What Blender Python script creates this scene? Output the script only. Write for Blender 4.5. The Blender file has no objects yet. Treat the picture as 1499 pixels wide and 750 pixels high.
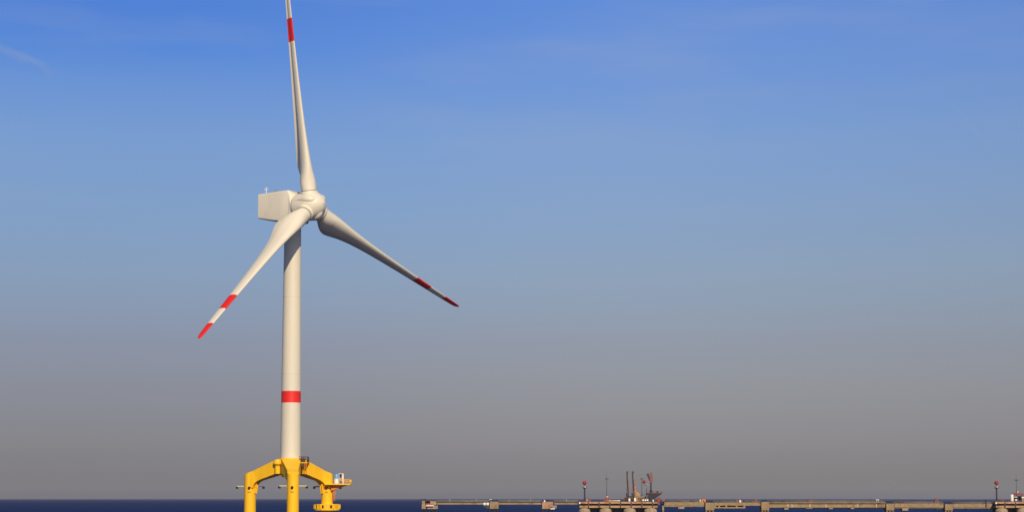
import bpy, bmesh, math, random
from mathutils import Vector, Matrix
R = math.radians
random.seed(7)
scene = bpy.context.scene
col = scene.collection

# ------------------------------------------------------------------ camera
EYE = 9.0                                   # a dyke crown, 9 m over the water
FOC = 2592.0 / 1499.0                       # focal length in picture widths
cam_data = bpy.data.cameras.new('camera')
cam_data.sensor_fit = 'HORIZONTAL'
cam_data.sensor_width = 36.0
cam_data.lens = 36.0 * FOC
cam_data.shift_y = 0.1013
cam_data.clip_start = 0.5
cam_data.clip_end = 120000
cam = bpy.data.objects.new('camera', cam_data)
cam.location = (0, 0, EYE)
cam.rotation_euler = (R(94.5), 0, 0)
col.objects.link(cam)
scene.camera = cam

# ------------------------------------------------------------------ sky, sun, exposure
SUN_EL, SUN_AZ = R(31), R(165)              # azimuth clockwise from +Y: behind the camera, to its right
sun_dir = Vector((math.sin(SUN_AZ) * math.cos(SUN_EL), math.cos(SUN_AZ) * math.cos(SUN_EL), math.sin(SUN_EL)))
world = bpy.data.worlds.new('World')
scene.world = world
world.use_nodes = True
wt = world.node_tree
wt.nodes.clear()


class NT:
    """small helper to wire nodes"""
    def __init__(s, t): s.t = t
    def n(s, kind, **kw):
        nd = s.t.nodes.new(kind)
        for k, v in kw.items(): setattr(nd, k, v)
        return nd
    def link(s, a, b): s.t.links.new(a, b)
    def setin(s, sock, v):
        if hasattr(v, 'is_output'): s.t.links.new(v, sock)
        else: sock.default_value = v
    def math(s, op, a, b=0.0, c=0.0, clamp=False):
        nd = s.n('ShaderNodeMath', operation=op); nd.use_clamp = clamp
        for i, v in enumerate((a, b, c)): s.setin(nd.inputs[i], v)
        return nd.outputs[0]
    def dot(s, a, v):
        nd = s.n('ShaderNodeVectorMath', operation='DOT_PRODUCT')
        s.setin(nd.inputs[0], a); nd.inputs[1].default_value = v
        return nd.outputs['Value']
    def smooth(s, v, a, b, o0=0.0, o1=1.0):
        nd = s.n('ShaderNodeMapRange', interpolation_type='SMOOTHSTEP')
        s.setin(nd.inputs['Value'], v)
        nd.inputs['From Min'].default_value = a; nd.inputs['From Max'].default_value = b
        nd.inputs['To Min'].default_value = o0; nd.inputs['To Max'].default_value = o1
        return nd.outputs['Result']
    def noise(s, vec, scale, detail=4, rough=.5):
        nd = s.n('ShaderNodeTexNoise')
        if vec is not None: s.link(vec, nd.inputs['Vector'])
        nd.inputs['Scale'].default_value = scale
        nd.inputs['Detail'].default_value = detail
        nd.inputs['Roughness'].default_value = rough
        return nd.outputs['Fac']
    def mix(s, f, a, b, mode='MIX'):
        nd = s.n('ShaderNodeMix', data_type='RGBA', blend_type=mode)
        s.setin(nd.inputs['Factor'], f)
        s.setin(nd.inputs[6], a); s.setin(nd.inputs[7], b)
        return nd.outputs[2]
    def ramp(s, f, stops, interp='LINEAR'):
        nd = s.n('ShaderNodeValToRGB')
        s.setin(nd.inputs[0], f)
        cr = nd.color_ramp; cr.interpolation = interp
        while len(cr.elements) < len(stops): cr.elements.new(.5)
        for e, (p, c) in zip(cr.elements, stops):
            e.position = p; e.color = (c[0], c[1], c[2], 1)
        return nd.outputs[0]
    def mapping(s, vec, scale):
        nd = s.n('ShaderNodeMapping'); s.link(vec, nd.inputs['Vector'])
        nd.inputs['Scale'].default_value = scale
        return nd.outputs[0]


w = NT(wt)
sky = w.n('ShaderNodeTexSky', sky_type='NISHITA', sun_disc=False)
sky.sun_elevation = SUN_EL
sky.sun_rotation = SUN_AZ
sky.altitude = 0; sky.air_density = 1.0; sky.dust_density = 1.0; sky.ozone_density = 1.0
tc = w.n('ShaderNodeTexCoord')
D3 = tc.outputs['Generated']
elev = w.dot(D3, (0, 0, 1))
# the murky band over the sea: low air tints the physical sky by height above the horizon
SKY_TINT_L = [(0.0, (0.8326, 0.8679, 0.7546)), (0.0035, (0.8326, 0.8679, 0.7546)), (0.0085, (0.8221, 0.8207, 0.7692)), (0.0159, (0.6477, 0.6253, 0.7055)), (0.0284, (0.5057, 0.4982, 0.6379)), (0.0446, (0.4393, 0.4326, 0.5903)), (0.0758, (0.3897, 0.3802, 0.5365)), (0.1383, (0.3854, 0.3601, 0.4914)), (0.2133, (0.4182, 0.3743, 0.4898)), (0.2883, (0.4583, 0.413, 0.5335)), (0.4127, (0.525, 0.5331, 0.6682)), (0.5361, (0.5489, 0.6185, 0.8006)), (0.6581, (0.5677, 0.6799, 0.9366)), (0.7542, (0.4862, 0.6568, 1.0366)), (0.8253, (0.321, 0.5795, 1.1208)), (0.8954, (0.3076, 0.5606, 1.1436)), (1.0, (0.3076, 0.5606, 1.1436))]
SKY_TINT_R = [(0.0, (0.9035, 0.9024, 0.796)), (0.0035, (0.9035, 0.9024, 0.796)), (0.0086, (0.9442, 0.8936, 0.8161)), (0.0163, (0.7398, 0.717, 0.7533)), (0.029, (0.585, 0.5609, 0.6864)), (0.0455, (0.514, 0.4965, 0.6489)), (0.0773, (0.4666, 0.4383, 0.5966)), (0.141, (0.4674, 0.4198, 0.5423)), (0.2175, (0.5066, 0.4427, 0.5296)), (0.2939, (0.5479, 0.4808, 0.5704)), (0.4208, (0.6176, 0.6007, 0.697)), (0.5466, (0.6475, 0.6798, 0.8463)), (0.6707, (0.6514, 0.7422, 0.9969)), (0.7686, (0.5945, 0.7427, 1.114)), (0.8409, (0.5824, 0.7503, 1.1827)), (0.9123, (0.5116, 0.7355, 1.2479)), (1.0, (0.5116, 0.7355, 1.2479))]
ef = w.math('MULTIPLY', elev, 1 / .30, clamp=True)
tint = w.mix(w.smooth(w.dot(D3, (1, 0, 0)), -.24, .12), w.ramp(ef, SKY_TINT_L), w.ramp(ef, SKY_TINT_R))
deep = w.smooth(elev, .30, .75, 1.0, .42)                  # clear dark blue overhead
tint = w.mix(1.0, tint, w.ramp(deep, [(0, (0, 0, 0)), (1, (1, 1, 1))]), 'MULTIPLY')
skyc = w.mix(1.0, sky.outputs[0], tint, 'MULTIPLY')
bg = w.n('ShaderNodeBackground'); bg.inputs['Strength'].default_value = 0.10


def px_dir(px, py):
    P = R(4.5); a = (px - 749.5) / 2592; b = (375 + 151.8 - py) / 2592
    return Vector((a, math.cos(P) - b * math.sin(P), math.sin(P) + b * math.cos(P))).normalized()


def streak(base, d1, d2, width, amp, wob):
    """a thin ice-cloud streak lying along a great circle of the sky"""
    nrm = d1.cross(d2).normalized(); mid = (d1 + d2).normalized(); tan = nrm.cross(mid)
    half = math.acos(max(-1, min(1, d1.dot(d2)))) / 2
    nz = w.noise(D3, 45, 3, .6)
    off = w.math('MULTIPLY_ADD', w.math('SUBTRACT', nz, .5), wob, w.dot(D3, nrm))
    across = w.smooth(w.math('ABSOLUTE', off), 0, width, 1, 0)
    along = w.smooth(w.math('ABSOLUTE', w.dot(D3, tan)), half * .4, half * 1.2, 1, 0)
    f = w.math('MULTIPLY', w.math('MULTIPLY', across, along), w.math('MULTIPLY', w.dot(D3, mid), amp), clamp=True)
    return w.mix(f, base, (4.2, 4.2, 4.6, 1))


cir = w.noise(w.mapping(D3, (2.0, 2.0, 14.0)), 3.0, 5, .55)
cirf = w.math('MULTIPLY', w.smooth(cir, .42, .75), w.smooth(elev, .1, .26, 0, .14))
skyc = w.mix(cirf, skyc, (4.2, 4.4, 5.0, 1))
skyc = streak(skyc, px_dir(-70, 45), px_dir(85, 108), .0036, .17, .014)
skyc = streak(skyc, px_dir(1385, 140), px_dir(1470, 240), .0010, .10, .001)
w.link(skyc, bg.inputs['Color'])
wo = w.n('ShaderNodeOutputWorld')
w.link(bg.outputs[0], wo.inputs['Surface'])

sun_data = bpy.data.lights.new('sun', 'SUN')
sun_data.energy = 4.1
sun_data.angle = R(.53)
sun_data.color = (1.0, .84, .62)
sun = bpy.data.objects.new('sun', sun_data)
sun.rotation_euler = sun_dir.to_track_quat('Z', 'Y').to_euler()
sun.location = (0, -50, 200)
col.objects.link(sun)
scene.view_settings.view_transform = 'Standard'
scene.view_settings.look = 'None'
scene.view_settings.exposure = 0.0
scene.view_settings.gamma = 1.0
scene.cycles.max_bounces = 8


# ------------------------------------------------------------------ materials
def material(name, base, rough=.5, spec=.5, metal=0.0, var=.12, var_scale=.6, stretch=(1, 1, 1), stain=None, stain_scale=.5, stain_lim=(.55, .75), bump=0.0):
    m = bpy.data.materials.new(name); m.use_nodes = True
    t = NT(m.node_tree)
    bsdf = m.node_tree.nodes['Principled BSDF']
    tcn = t.n('ShaderNodeTexCoord').outputs['Object']
    mp = t.mapping(tcn, stretch)
    nz = t.noise(mp, var_scale, 5, .6)
    lo = tuple(c * (1 - var) for c in base) + (1,)
    hi = tuple(min(1, c * (1 + var)) for c in base) + (1,)
    c = t.mix(t.smooth(nz, .3, .7), lo, hi)
    if stain:
        nz2 = t.noise(mp, stain_scale, 6, .65)
        c = t.mix(t.math('MULTIPLY', t.smooth(nz2, *stain_lim), .8), c, tuple(stain) + (1,))
    t.link(c, bsdf.inputs['Base Color'])
    bsdf.inputs['Roughness'].default_value = rough
    bsdf.inputs['Specular IOR Level'].default_value = spec
    bsdf.inputs['Metallic'].default_value = metal
    if bump:
        b = t.n('ShaderNodeBump'); b.inputs['Strength'].default_value = bump
        t.link(nz, b.inputs['Height']); t.link(b.outputs[0], bsdf.inputs['Normal'])
    return m


M = dict(
    shell=material('white_gelcoat', (.72, .665, .525), .42, .4, var=.03, var_scale=.25, stretch=(1, 1, .3), stain=(.57, .50, .38), stain_scale=.35, stain_lim=(.58, .9)),
    tower=material('tower_paint', (.67, .615, .475), .45, .4, var=.025, var_scale=.3, stretch=(1, 1, .12), stain=(.57, .49, .36), stain_scale=.5, stain_lim=(.58, .9)),
    red=material('signal_red_paint', (.72, .022, .014), .45, .4, var=.06),
    pipegrey=material('dull_pipe_paint', (.15, .125, .105), .6, .3, var=.3, var_scale=.15),
    rustred=material('rust_red_paint', (.48, .13, .05), .7, .3, var=.25),
    palered=material('weathered_red_paint', (.45, .10, .08), .6, .3, var=.15),
    ballred=material('beacon_red_paint', (.36, .022, .024), .5, .3, var=.1),
    yellow=material('yellow_marine_paint', (.90, .50, .010), .5, .35, var=.05, var_scale=.4, stretch=(1, 1, .4), stain=(.70, .32, .015), stain_scale=.45, stain_lim=(.6, .85)),
    orange=material('orange_marine_paint', (.75, .22, .02), .5, .35),
    dark=material('dark_steel', (.035, .035, .04), .55, .4, var=.3),
    black=material('black_paint_and_shade', (.012, .012, .018), .5, .4, var=.3),
    white=material('white_paint', (.78, .76, .70), .5, .4, var=.05),
    cream=material('cream_paint', (.62, .52, .28), .5, .4, var=.05),
    blue=material('light_blue_paint', (.10, .36, .70), .4, .5, var=.05),
    grey=material('grey_steel', (.24, .23, .22), .5, .5, var=.2),
    concrete=material('weathered_concrete', (.32, .225, .115), .85, .2, var=.18, var_scale=.35, stain=(.16, .11, .06), stain_scale=.2, stain_lim=(.47, .68)),
    pale=material('pale_concrete', (.34, .265, .165), .85, .2, var=.25, var_scale=.5, stain=(.20, .16, .10), stain_scale=.3, stain_lim=(.48, .7)),
    rusty=material('rust_stained_concrete', (.43, .265, .145), .85, .2, var=.2, var_scale=.3, stain=(.27, .11, .05), stain_scale=.16, stain_lim=(.46, .62)),
    brown=material('brown_rusty_steel', (.085, .055, .038), .7, .3, var=.3, var_scale=.6, stain=(.07, .045, .035), stain_scale=.5),
    dullred=material('dull_red_paint', (.23, .052, .042), .6, .3, var=.2, var_scale=.6),
    pink=material('faded_red_paint', (.25, .088, .070), .65, .3, var=.15, var_scale=.6),
    wet=material('wet_steel_and_shade', (.02, .017, .018), .4, .5, var=.3),
)


def sea_material():
    m = bpy.data.materials.new('sea_water'); m.use_nodes = True
    t = NT(m.node_tree); b = m.node_tree.nodes['Principled BSDF']
    o = t.n('ShaderNodeTexCoord').outputs['Object']
    big = t.noise(t.mapping(o, (.25, 1, 1)), .010, 4, .6)
    mid = t.noise(t.mapping(o, (.12, 1, 1)), .05, 3, .6)
    c = t.mix(t.smooth(big, .35, .68), (.0062, .0210, .100, 1), (.0110, .0340, .132, 1))
    t.link(c, b.inputs['Base Color'])
    b.inputs['Roughness'].default_value = 1.0
    b.inputs['Specular IOR Level'].default_value = 0.0
    w1 = t.noise(t.mapping(o, (.5, 1, 1)), .16, 6, .62)
    w2 = t.noise(t.mapping(o, (.6, 1, 1)), .9, 4, .6)
    h = t.math('ADD', t.math('MULTIPLY', w1, 1.6), t.math('MULTIPLY', w2, .35))
    bp = t.n('ShaderNodeBump'); bp.inputs['Strength'].default_value = 1.0; bp.inputs['Distance'].default_value = 2.0
    t.link(h, bp.inputs['Height']); t.link(bp.outputs[0], b.inputs['Normal'])
    # a choppy sea mirrors only a little of the low sky: the wave faces one sees lean towards the eye
    gl = t.n('ShaderNodeBsdfGlossy'); gl.inputs['Roughness'].default_value = .35
    t.link(bp.outputs[0], gl.inputs['Normal'])
    ms = t.n('ShaderNodeMixShader')
    t.link(t.smooth(mid, .3, .7, .015, .10), ms.inputs[0])
    t.link(b.outputs[0], ms.inputs[1]); t.link(gl.outputs[0], ms.inputs[2])
    t.link(ms.outputs[0], m.node_tree.nodes['Material Output'].inputs['Surface'])
    return m


# ------------------------------------------------------------------ mesh builder
class MB:
    def __init__(s): s.bm = bmesh.new(); s.mi = 0
    def face(s, vs, smooth=False):
        try: f = s.bm.faces.new(vs)
        except ValueError: return
        f.smooth = smooth; f.material_index = s.mi
        return f
    def box(s, x0, x1, y0, y1, z0, z1):
        v = [s.bm.verts.new(p) for p in ((x0, y0, z0), (x1, y0, z0), (x1, y1, z0), (x0, y1, z0), (x0, y0, z1), (x1, y0, z1), (x1, y1, z1), (x0, y1, z1))]
        for q in ((3, 2, 1, 0), (4, 5, 6, 7), (0, 1, 5, 4), (1, 2, 6, 5), (2, 3, 7, 6), (3, 0, 4, 7)): s.face([v[i] for i in q])
        return s
    def loft(s, rings, cap=True, smooth=True, closed=True, mats=None):
        rv = [[s.bm.verts.new(p) for p in r] for r in rings]
        n = len(rv[0])
        for i in range(len(rv) - 1):
            if mats: s.mi = mats[i]
            for k in range(n if closed else n - 1):
                k2 = (k + 1) % n
                s.face([rv[i][k], rv[i][k2], rv[i + 1][k2], rv[i + 1][k]], smooth)
        if cap:
            if mats: s.mi = mats[0]
            s.face(list(reversed(rv[0])))
            if mats: s.mi = mats[-1]
            s.face(rv[-1])
        return s
    def tube(s, a, b, r0, r1=None, n=10):
        a, b = Vector(a), Vector(b); r1 = r0 if r1 is None else r1
        d = (b - a).normalized(); u = d.orthogonal().normalized(); v = d.cross(u)
        ring = lambda c, r: [c + u * (r * math.cos(2 * math.pi * k / n)) + v * (r * math.sin(2 * math.pi * k / n)) for k in range(n)]
        return s.loft([ring(a, r0), ring(b, r1)])
    def path(s, pts, r, n=8):
        for a, b in zip(pts, pts[1:]): s.tube(a, b, r, r, n)
        return s
    def lathe(s, prof, c=(0, 0, 0), n=32, axis=None, mats=None):
        """prof: (radius, height) pairs along the axis"""
        c = Vector(c); d = Vector(axis or (0, 0, 1)).normalized()
        u = Vector((1, 0, 0)) if abs(d.z) > .99 else Vector((0, 0, 1)).cross(d).normalized()
        v = d.cross(u)
        rings = [[c + d * h + u * (max(r, .002) * math.cos(2 * math.pi * k / n)) + v * (max(r, .002) * math.sin(2 * math.pi * k / n)) for k in range(n)] for r, h in prof]
        return s.loft(rings, mats=mats)
    def prism(s, pts, f0, f1):
        """a 2-D outline carried between two placements f0(p), f1(p)"""
        a = [s.bm.verts.new(f0(p)) for p in pts]; b = [s.bm.verts.new(f1(p)) for p in pts]
        n = len(pts)
        s.face(list(reversed(a))); s.face(b)
        for i in range(n): s.face([a[i], a[(i + 1) % n], b[(i + 1) % n], b[i]])
        return s
    def build(s, name, mats, parent=None, bevel=0.0):
        bm = s.bm
        bmesh.ops.remove_doubles(bm, verts=bm.verts, dist=1e-5)
        bmesh.ops.recalc_face_normals(bm, faces=bm.faces)
        for e in bm.edges:
            if len(e.link_faces) == 2 and e.calc_face_angle(0) > R(38): e.smooth = False
        me = bpy.data.meshes.new(name); bm.to_mesh(me); bm.free()
        for m in (mats if isinstance(mats, (list, tuple)) else [mats]): me.materials.append(m)
        o = bpy.data.objects.new(name, me); col.objects.link(o)
        if parent: o.parent = parent
        if bevel:
            b = o.modifiers.new('bevel', 'BEVEL'); b.width = bevel; b.segments = 3; b.limit_method = 'ANGLE'; b.angle_limit = R(40)
            b.harden_normals = False
        return o


def tag(o, label=None, cat=None, group=None, kind=None):
    for k, v in (('label', label), ('category', cat), ('group', group), ('kind', kind)):
        if v: o[k] = v
    return o


def thing(name, label, cat, loc, group=None):
    o = bpy.data.objects.new(name, None); o.empty_display_size = 1; o.location = loc
    col.objects.link(o)
    return tag(o, label, cat, group)


def copy_tree(o, parent=None):
    c = o.copy(); col.objects.link(c)
    if parent: c.parent = parent
    for ch in list(o.children): copy_tree(ch, c)
    return c


def railing(mb, pts, h=1.1, step=1.5, r=.035, rails=(.55, 1.1)):
    for a, b in zip(pts, pts[1:]):
        a, b = Vector(a), Vector(b); n = max(1, round((b - a).length / step))
        for i in range(n + 1):
            p = a.lerp(b, i / n); mb.tube(p, p + Vector((0, 0, h)), r, r, 6)
        for q in rails: mb.tube(a + Vector((0, 0, q)), b + Vector((0, 0, q)), r, r, 6)
    return mb


# ------------------------------------------------------------------ sea and air
s = MB()
xs = [-25000, -6000, -2500, -1000, 0, 1000, 2500, 6000, 25000]
ys = [-400, 0, 300, 600, 1000, 1600, 3000, 6000, 12000, 25000, 60000]
grid = [[s.bm.verts.new((x, y, 0)) for x in xs] for y in ys]
for j in range(len(ys) - 1):
    for i in range(len(xs) - 1): s.face([grid[j][i], grid[j][i + 1], grid[j + 1][i + 1], grid[j + 1][i]])
tag(s.build('sea', sea_material()), kind='structure')

HAZE = 4.0e-5
if HAZE:
    hb = MB().box(-25600, 25600, -700, 60600, -4, 172)
    hm = bpy.data.materials.new('sea_haze'); hm.use_nodes = True
    ht = hm.node_tree; ht.nodes.clear()
    pv = ht.nodes.new('ShaderNodeVolumePrincipled'); pv.inputs['Density'].default_value = HAZE
    pv.inputs['Color'].default_value = (.75, .735, .745, 1); pv.inputs['Anisotropy'].default_value = .2
    ho = ht.nodes.new('ShaderNodeOutputMaterial'); ht.links.new(pv.outputs[0], ho.inputs['Volume'])
    h_o = tag(hb.build('haze', hm), kind='stuff')

# ------------------------------------------------------------------ wind turbine
TX, TY = -59.97, 480.0
turbine = thing('wind_turbine', 'tall white offshore wind turbine with red banded blades on a yellow three legged foundation', 'wind turbine', (TX, TY, -.22))

# tower
Z0, Z1 = 20.1, 84.2
tr = lambda z: 2.77 + (2.28 - 2.77) * (z - Z0) / (Z1 - Z0)
zb0, zb1 = 35.15, 38.3
prof = [Z0, 27, 34.9, zb0, zb1, 38.6, 43.0, 43.03, 43.22, 43.25, 50, 60, 64.0, 64.03, 64.22, 64.25, 74, Z1]
mats = [1 if (a == zb0) else 0 for a, b in zip(prof, prof[1:])]
MB().lathe([(tr(z) + (.035 if z in (43.03, 43.22, 64.03, 64.22) else 0), z) for z in prof], n=64, mats=mats).build('tower', [M['tower'], M['red']], turbine)

# rotor frame (yaw 55.8, tilt 4.57 degrees)
A = Vector((.82447, -.56028, .07960)); S = Vector((.56206, .82710, 0)); U = Vector((-.06583, .04474, .99683))
HC = Vector((-54.70, 476.42, 88.54)) - Vector((TX, TY, 0))       # rotor centre in the turbine's own frame
AH = Vector((A.x, A.y, 0)).normalized()                          # axis, levelled
SIDE = -S                                                        # towards the camera side of the nacelle
nac = lambda x, y, z: AH * x + SIDE * y + Vector((0, 0, z))


def rrect(hw, z0, z1, r, n=5):
    """rounded rectangle section (y, z)"""
    out = []
    for cx, cz, a0 in ((hw - r, z1 - r, 0), (-hw + r, z1 - r, 90), (-hw + r, z0 + r, 180), (hw - r, z0 + r, 270)):
        for k in range(n + 1):
            a = R(a0 + 90 * k / n); out.append((cx + r * math.cos(a), cz + r * math.sin(a)))
    return out


def nac_ring(x, hw, z0, z1, r): return [nac(x, y, z) for y, z in rrect(hw, z0, z1, r)]


def circ_ring(x, zc, rad, n=5):
    out = []
    for a0 in (0, 90, 180, 270):
        for k in range(n + 1):
            a = R(a0 + 90 * (k + .5) / (n + 1)); out.append(nac(x, rad * math.cos(a), zc + rad * math.sin(a)))
    return out


rings = [nac_ring(-10.35, 2.65, 86.55, 92.85, .35), nac_ring(-10.2, 2.85, 86.3, 93.1, .4), nac_ring(-5.5, 2.95, 85.35, 93.15, .4), nac_ring(-2.6, 3.0, 84.85, 93.2, .4),
         nac_ring(.6, 3.0, 84.75, 93.2, .4), circ_ring(2.05, 88.62, 3.5)]
MB().loft(rings).build('nacelle', M['shell'], turbine)
mb = MB(); mb.lathe([(2.5, 83.9), (2.5, 85.0)], n=48); mb.build('yaw_bearing', M['dark'], turbine)
g = MB(); g.loft([nac_ring(1.3, 1.3, 83.7, 85.0, .3), nac_ring(4.6, 1.2, 84.1, 85.5, .3)]); g.build('hub_underbox', M['dark'], turbine)
g = MB()
p = nac(-7.9, 2.1, 93.05); g.tube(p, p + Vector((0, 0, 1.9)), .10, .07); g.tube(p + AH * -.55 + Vector((0, 0, 1.1)), p + AH * .55 + Vector((0, 0, 1.1)), .06)
g.tube(p + AH * -.5 + Vector((0, 0, 1.1)), p + AH * -.5 + Vector((0, 0, 1.6)), .08); g.tube(p + AH * .5 + Vector((0, 0, 1.1)), p + AH * .5 + Vector((0, 0, 1.6)), .08)
g.build('wind_sensor', M['white'], turbine)
g = MB(); p = nac(-4.1, 2.2, 93.12); g.lathe([(.6, 0), (.6, .25), (.22, .35), (.22, .8), (.05, .95)], p, 16); g.build('obstruction_lamp', M['grey'], turbine)

# spinner
def spin_r(x):
    if x < .4: return 3.86 + .04 * math.cos(x * .5)
    q = min(1, (x - .4) / 4.25)
    return 3.9 * max(0, 1 - q ** 1.9) ** .62


prof = [(3.45, -4.3), (3.7, -4.0), (3.8, -3.3)] + [(spin_r(x), x) for x in (-2.2, -1, 0, .4)] + [(spin_r(.4 + 4.25 * k / 16), .4 + 4.25 * k / 16) for k in range(1, 17)]
SC = HC + Vector((0, 0, .25))
spinner = MB().lathe(prof, SC, 64, A).build('spinner', M['shell'], turbine)
TH0 = R(-9.25)


def blade_axes(k):
    th = TH0 + k * 2 * math.pi / 3
    b = U * math.cos(th) + S * math.sin(th); t = S * math.cos(th) - U * math.sin(th)
    cone = R(2.89)
    return b * math.cos(cone) + A * math.sin(cone), t, A * math.cos(cone) - b * math.sin(cone)


def mid_dir(k):
    th = TH0 + (k + .5) * 2 * math.pi / 3
    return U * math.cos(th) + S * math.sin(th)


# teardrop fairings between the blades
def fairing(d):
    t = A.cross(d)
    rings = []
    for x, wd, ht in ((-2.9, .08, .02), (-2.0, .25, .08), (-1.0, .48, .18), (0, .72, .30), (1.0, .94, .44), (1.9, 1.05, .56), (2.6, .98, .60), (3.1, .76, .50), (3.4, .48, .30), (3.55, .14, .1)):
        rad = spin_r(x)
        rings.append([SC + A * x + d * (rad - .25 + (ht + .25) * max(0, math.sin(R(180 * j / 12)))) + t * (wd * math.cos(R(180 * j / 12))) for j in range(13)])
    return MB().loft(rings, closed=True)


for k in range(3):
    fairing(mid_dir(k)).build('spinner_fairing', M['shell'], spinner)
for k in range(3):
    b, t, a2 = blade_axes(k)
    c = HC + b * 3.0
    MB().lathe([(2.42, -.4), (2.42, .85), (2.36, 1.0), (2.18, 1.02), (2.18, 1.1)], c, 48, b).build('blade_collar', M['shell'], spinner)
    MB().lathe([(2.0, 1.08), (2.15, 1.1), (2.15, 1.32), (2.0, 1.34)], c, 48, b).build('root_seal', M['grey'], spinner)

# blades
RB = 64.49


def interp(tab, x):
    for (x0, y0), (x1, y1) in zip(tab, tab[1:]):
        if x <= x1:
            f = (x - x0) / (x1 - x0); f = max(0, f)
            return y0 + (y1 - y0) * f
    return tab[-1][1]


def sinterp(tab, x):
    # Catmull-Rom through the table
    xs_ = [p[0] for p in tab]; ys_ = [p[1] for p in tab]
    if x <= xs_[0]: return ys_[0]
    for i in range(len(tab) - 1):
        if x <= xs_[i + 1]:
            h = xs_[i + 1] - xs_[i]; u = (x - xs_[i]) / h
            m0 = (ys_[i + 1] - ys_[i - 1]) / (xs_[i + 1] - xs_[i - 1]) if i > 0 else (ys_[1] - ys_[0]) / h
            m1 = (ys_[i + 2] - ys_[i]) / (xs_[i + 2] - xs_[i]) if i + 2 < len(tab) else (ys_[-1] - ys_[-2]) / h
            return ((2*u**3 - 3*u**2 + 1) * ys_[i] + (u**3 - 2*u**2 + u) * h * m0 + (-2*u**3 + 3*u**2) * ys_[i+1] + (u**3 - u**2) * h * m1)
    return ys_[-1]


CHORD = [(0, 4.1), (.065, 4.15), (.085, 4.65), (.11, 5.7), (.14, 6.7), (.17, 7.0), (.2, 6.6), (.25, 5.6), (.35, 4.35), (.50, 3.35), (.65, 2.65), (.80, 2.15), (.92, 1.75), (.97, 1.5), (.99, 1.15), (1, .5)]
THICK = [(0, 1), (.065, 1), (.085, .84), (.11, .62), (.14, .47), (.17, .40), (.2, .37), (.25, .35), (.35, .32), (.5, .28), (.7, .23), (1, .18)]
BLEND = [(0, 0), (.065, 0), (.085, .28), (.11, .65), (.14, .92), (.17, 1), (1, 1)]
TWIST = [(0, 20), (.1, 19.5), (.145, 17), (.2, 11.5), (.3, 5), (.45, 2), (.6, 1.2), (.8, .6), (1, 0)]
PIVOT = [(0, .5), (.065, .5), (.085, .42), (.11, .335), (.14, .29), (.17, .27), (.2, .27), (.3, .28), (1, .30)]
B_TIP = 10.0
B1, B2, B3 = .6962, .7937, .8965
stations = sorted(set([.050, .065, .073, .08, .088, .096, .104, .112, .12, .13, .14, .15, .16, .17, .185, .2, .215, .23, .25, .28, .31, .35, .4, .45, .5, .55, .6, .65, B1, .72, .76, B2, .82, .86, B3, .92, .94, .96, .975, .985, .993, 1.0]))
NS = 40


def blade_rings():
    rings = []
    for x in stations:
        c, th, bl, pv_ = sinterp(CHORD, x), interp(THICK, x), interp(BLEND, x), interp(PIVOT, x)
        be = R(B_TIP + sinterp(TWIST, x))
        ring = []
        for k in range(NS):
            ph = 2 * math.pi * k / NS
            u = (1 - math.cos(ph)) / 2                       # 0 leading edge, 1 trailing edge
            yt = 5 * th * (.2969 * math.sqrt(u) - .126 * u - .3516 * u * u + .2843 * u ** 3 - .1036 * u ** 4)
            cam_ = .03 * math.sin(math.pi * u) * (1 - th) + .09 * math.sin(math.pi * u) ** 2 * max(0, u - .45) * 1.2
            ya = (yt if math.sin(ph) >= 0 else -yt * .92)
            yv = c * (bl * (ya + cam_) + (1 - bl) * .5 * math.sin(ph))
            if math.sin(ph) < 0: yv += c * bl * .30 * th * max(0, math.sin(math.pi * max(0, (u - .55) / .45)))  # hollow near the trailing edge
            xv = c * (pv_ - u)
            X = xv * math.cos(be) - yv * math.sin(be) * -1 * -1
            # local frame: x = upwind, y = along rotation, z = span
            ring.append(Vector((xv * math.cos(be) + yv * math.sin(be), -xv * math.sin(be) + yv * math.cos(be), x * RB)) + Vector((1.108 * x * x, 0, 0)))
        rings.append(ring)
    return rings


bm_mats = [1 if (B1 - 1e-6 <= a < B2 - 1e-6) or a >= B3 - 1e-6 else 0 for a in stations[:-1]]
blade0 = MB().loft(blade_rings(), mats=bm_mats).build('blade', [M['shell'], M['red']], turbine)
for k in range(3):
    b, t, a2 = blade_axes(k)
    o = blade0 if k == 0 else blade0.copy()
    if k: col.objects.link(o); o.parent = turbine
    m4 = Matrix((a2, t, b)).transposed().to_4x4(); m4.translation = HC
    o.matrix_local = m4

# ------------------------------------------------------------------ yellow foundation
foundation = bpy.data.objects.new('foundation', None); col.objects.link(foundation); foundation.parent = turbine
MB().lathe([(2.2, 15.0), (2.72, 16.0), (2.72, 19.55), (3.0, 19.6), (3.0, 20.1)], n=48).build('hub_node', M['yellow'], foundation)
LEG_R, LEG_W = 12.1, 1.58


def polar(phi, r, tng, z): return Vector((r * math.sin(phi) - tng * -math.cos(phi), -r * math.cos(phi) + tng * math.sin(phi), z))


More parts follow.
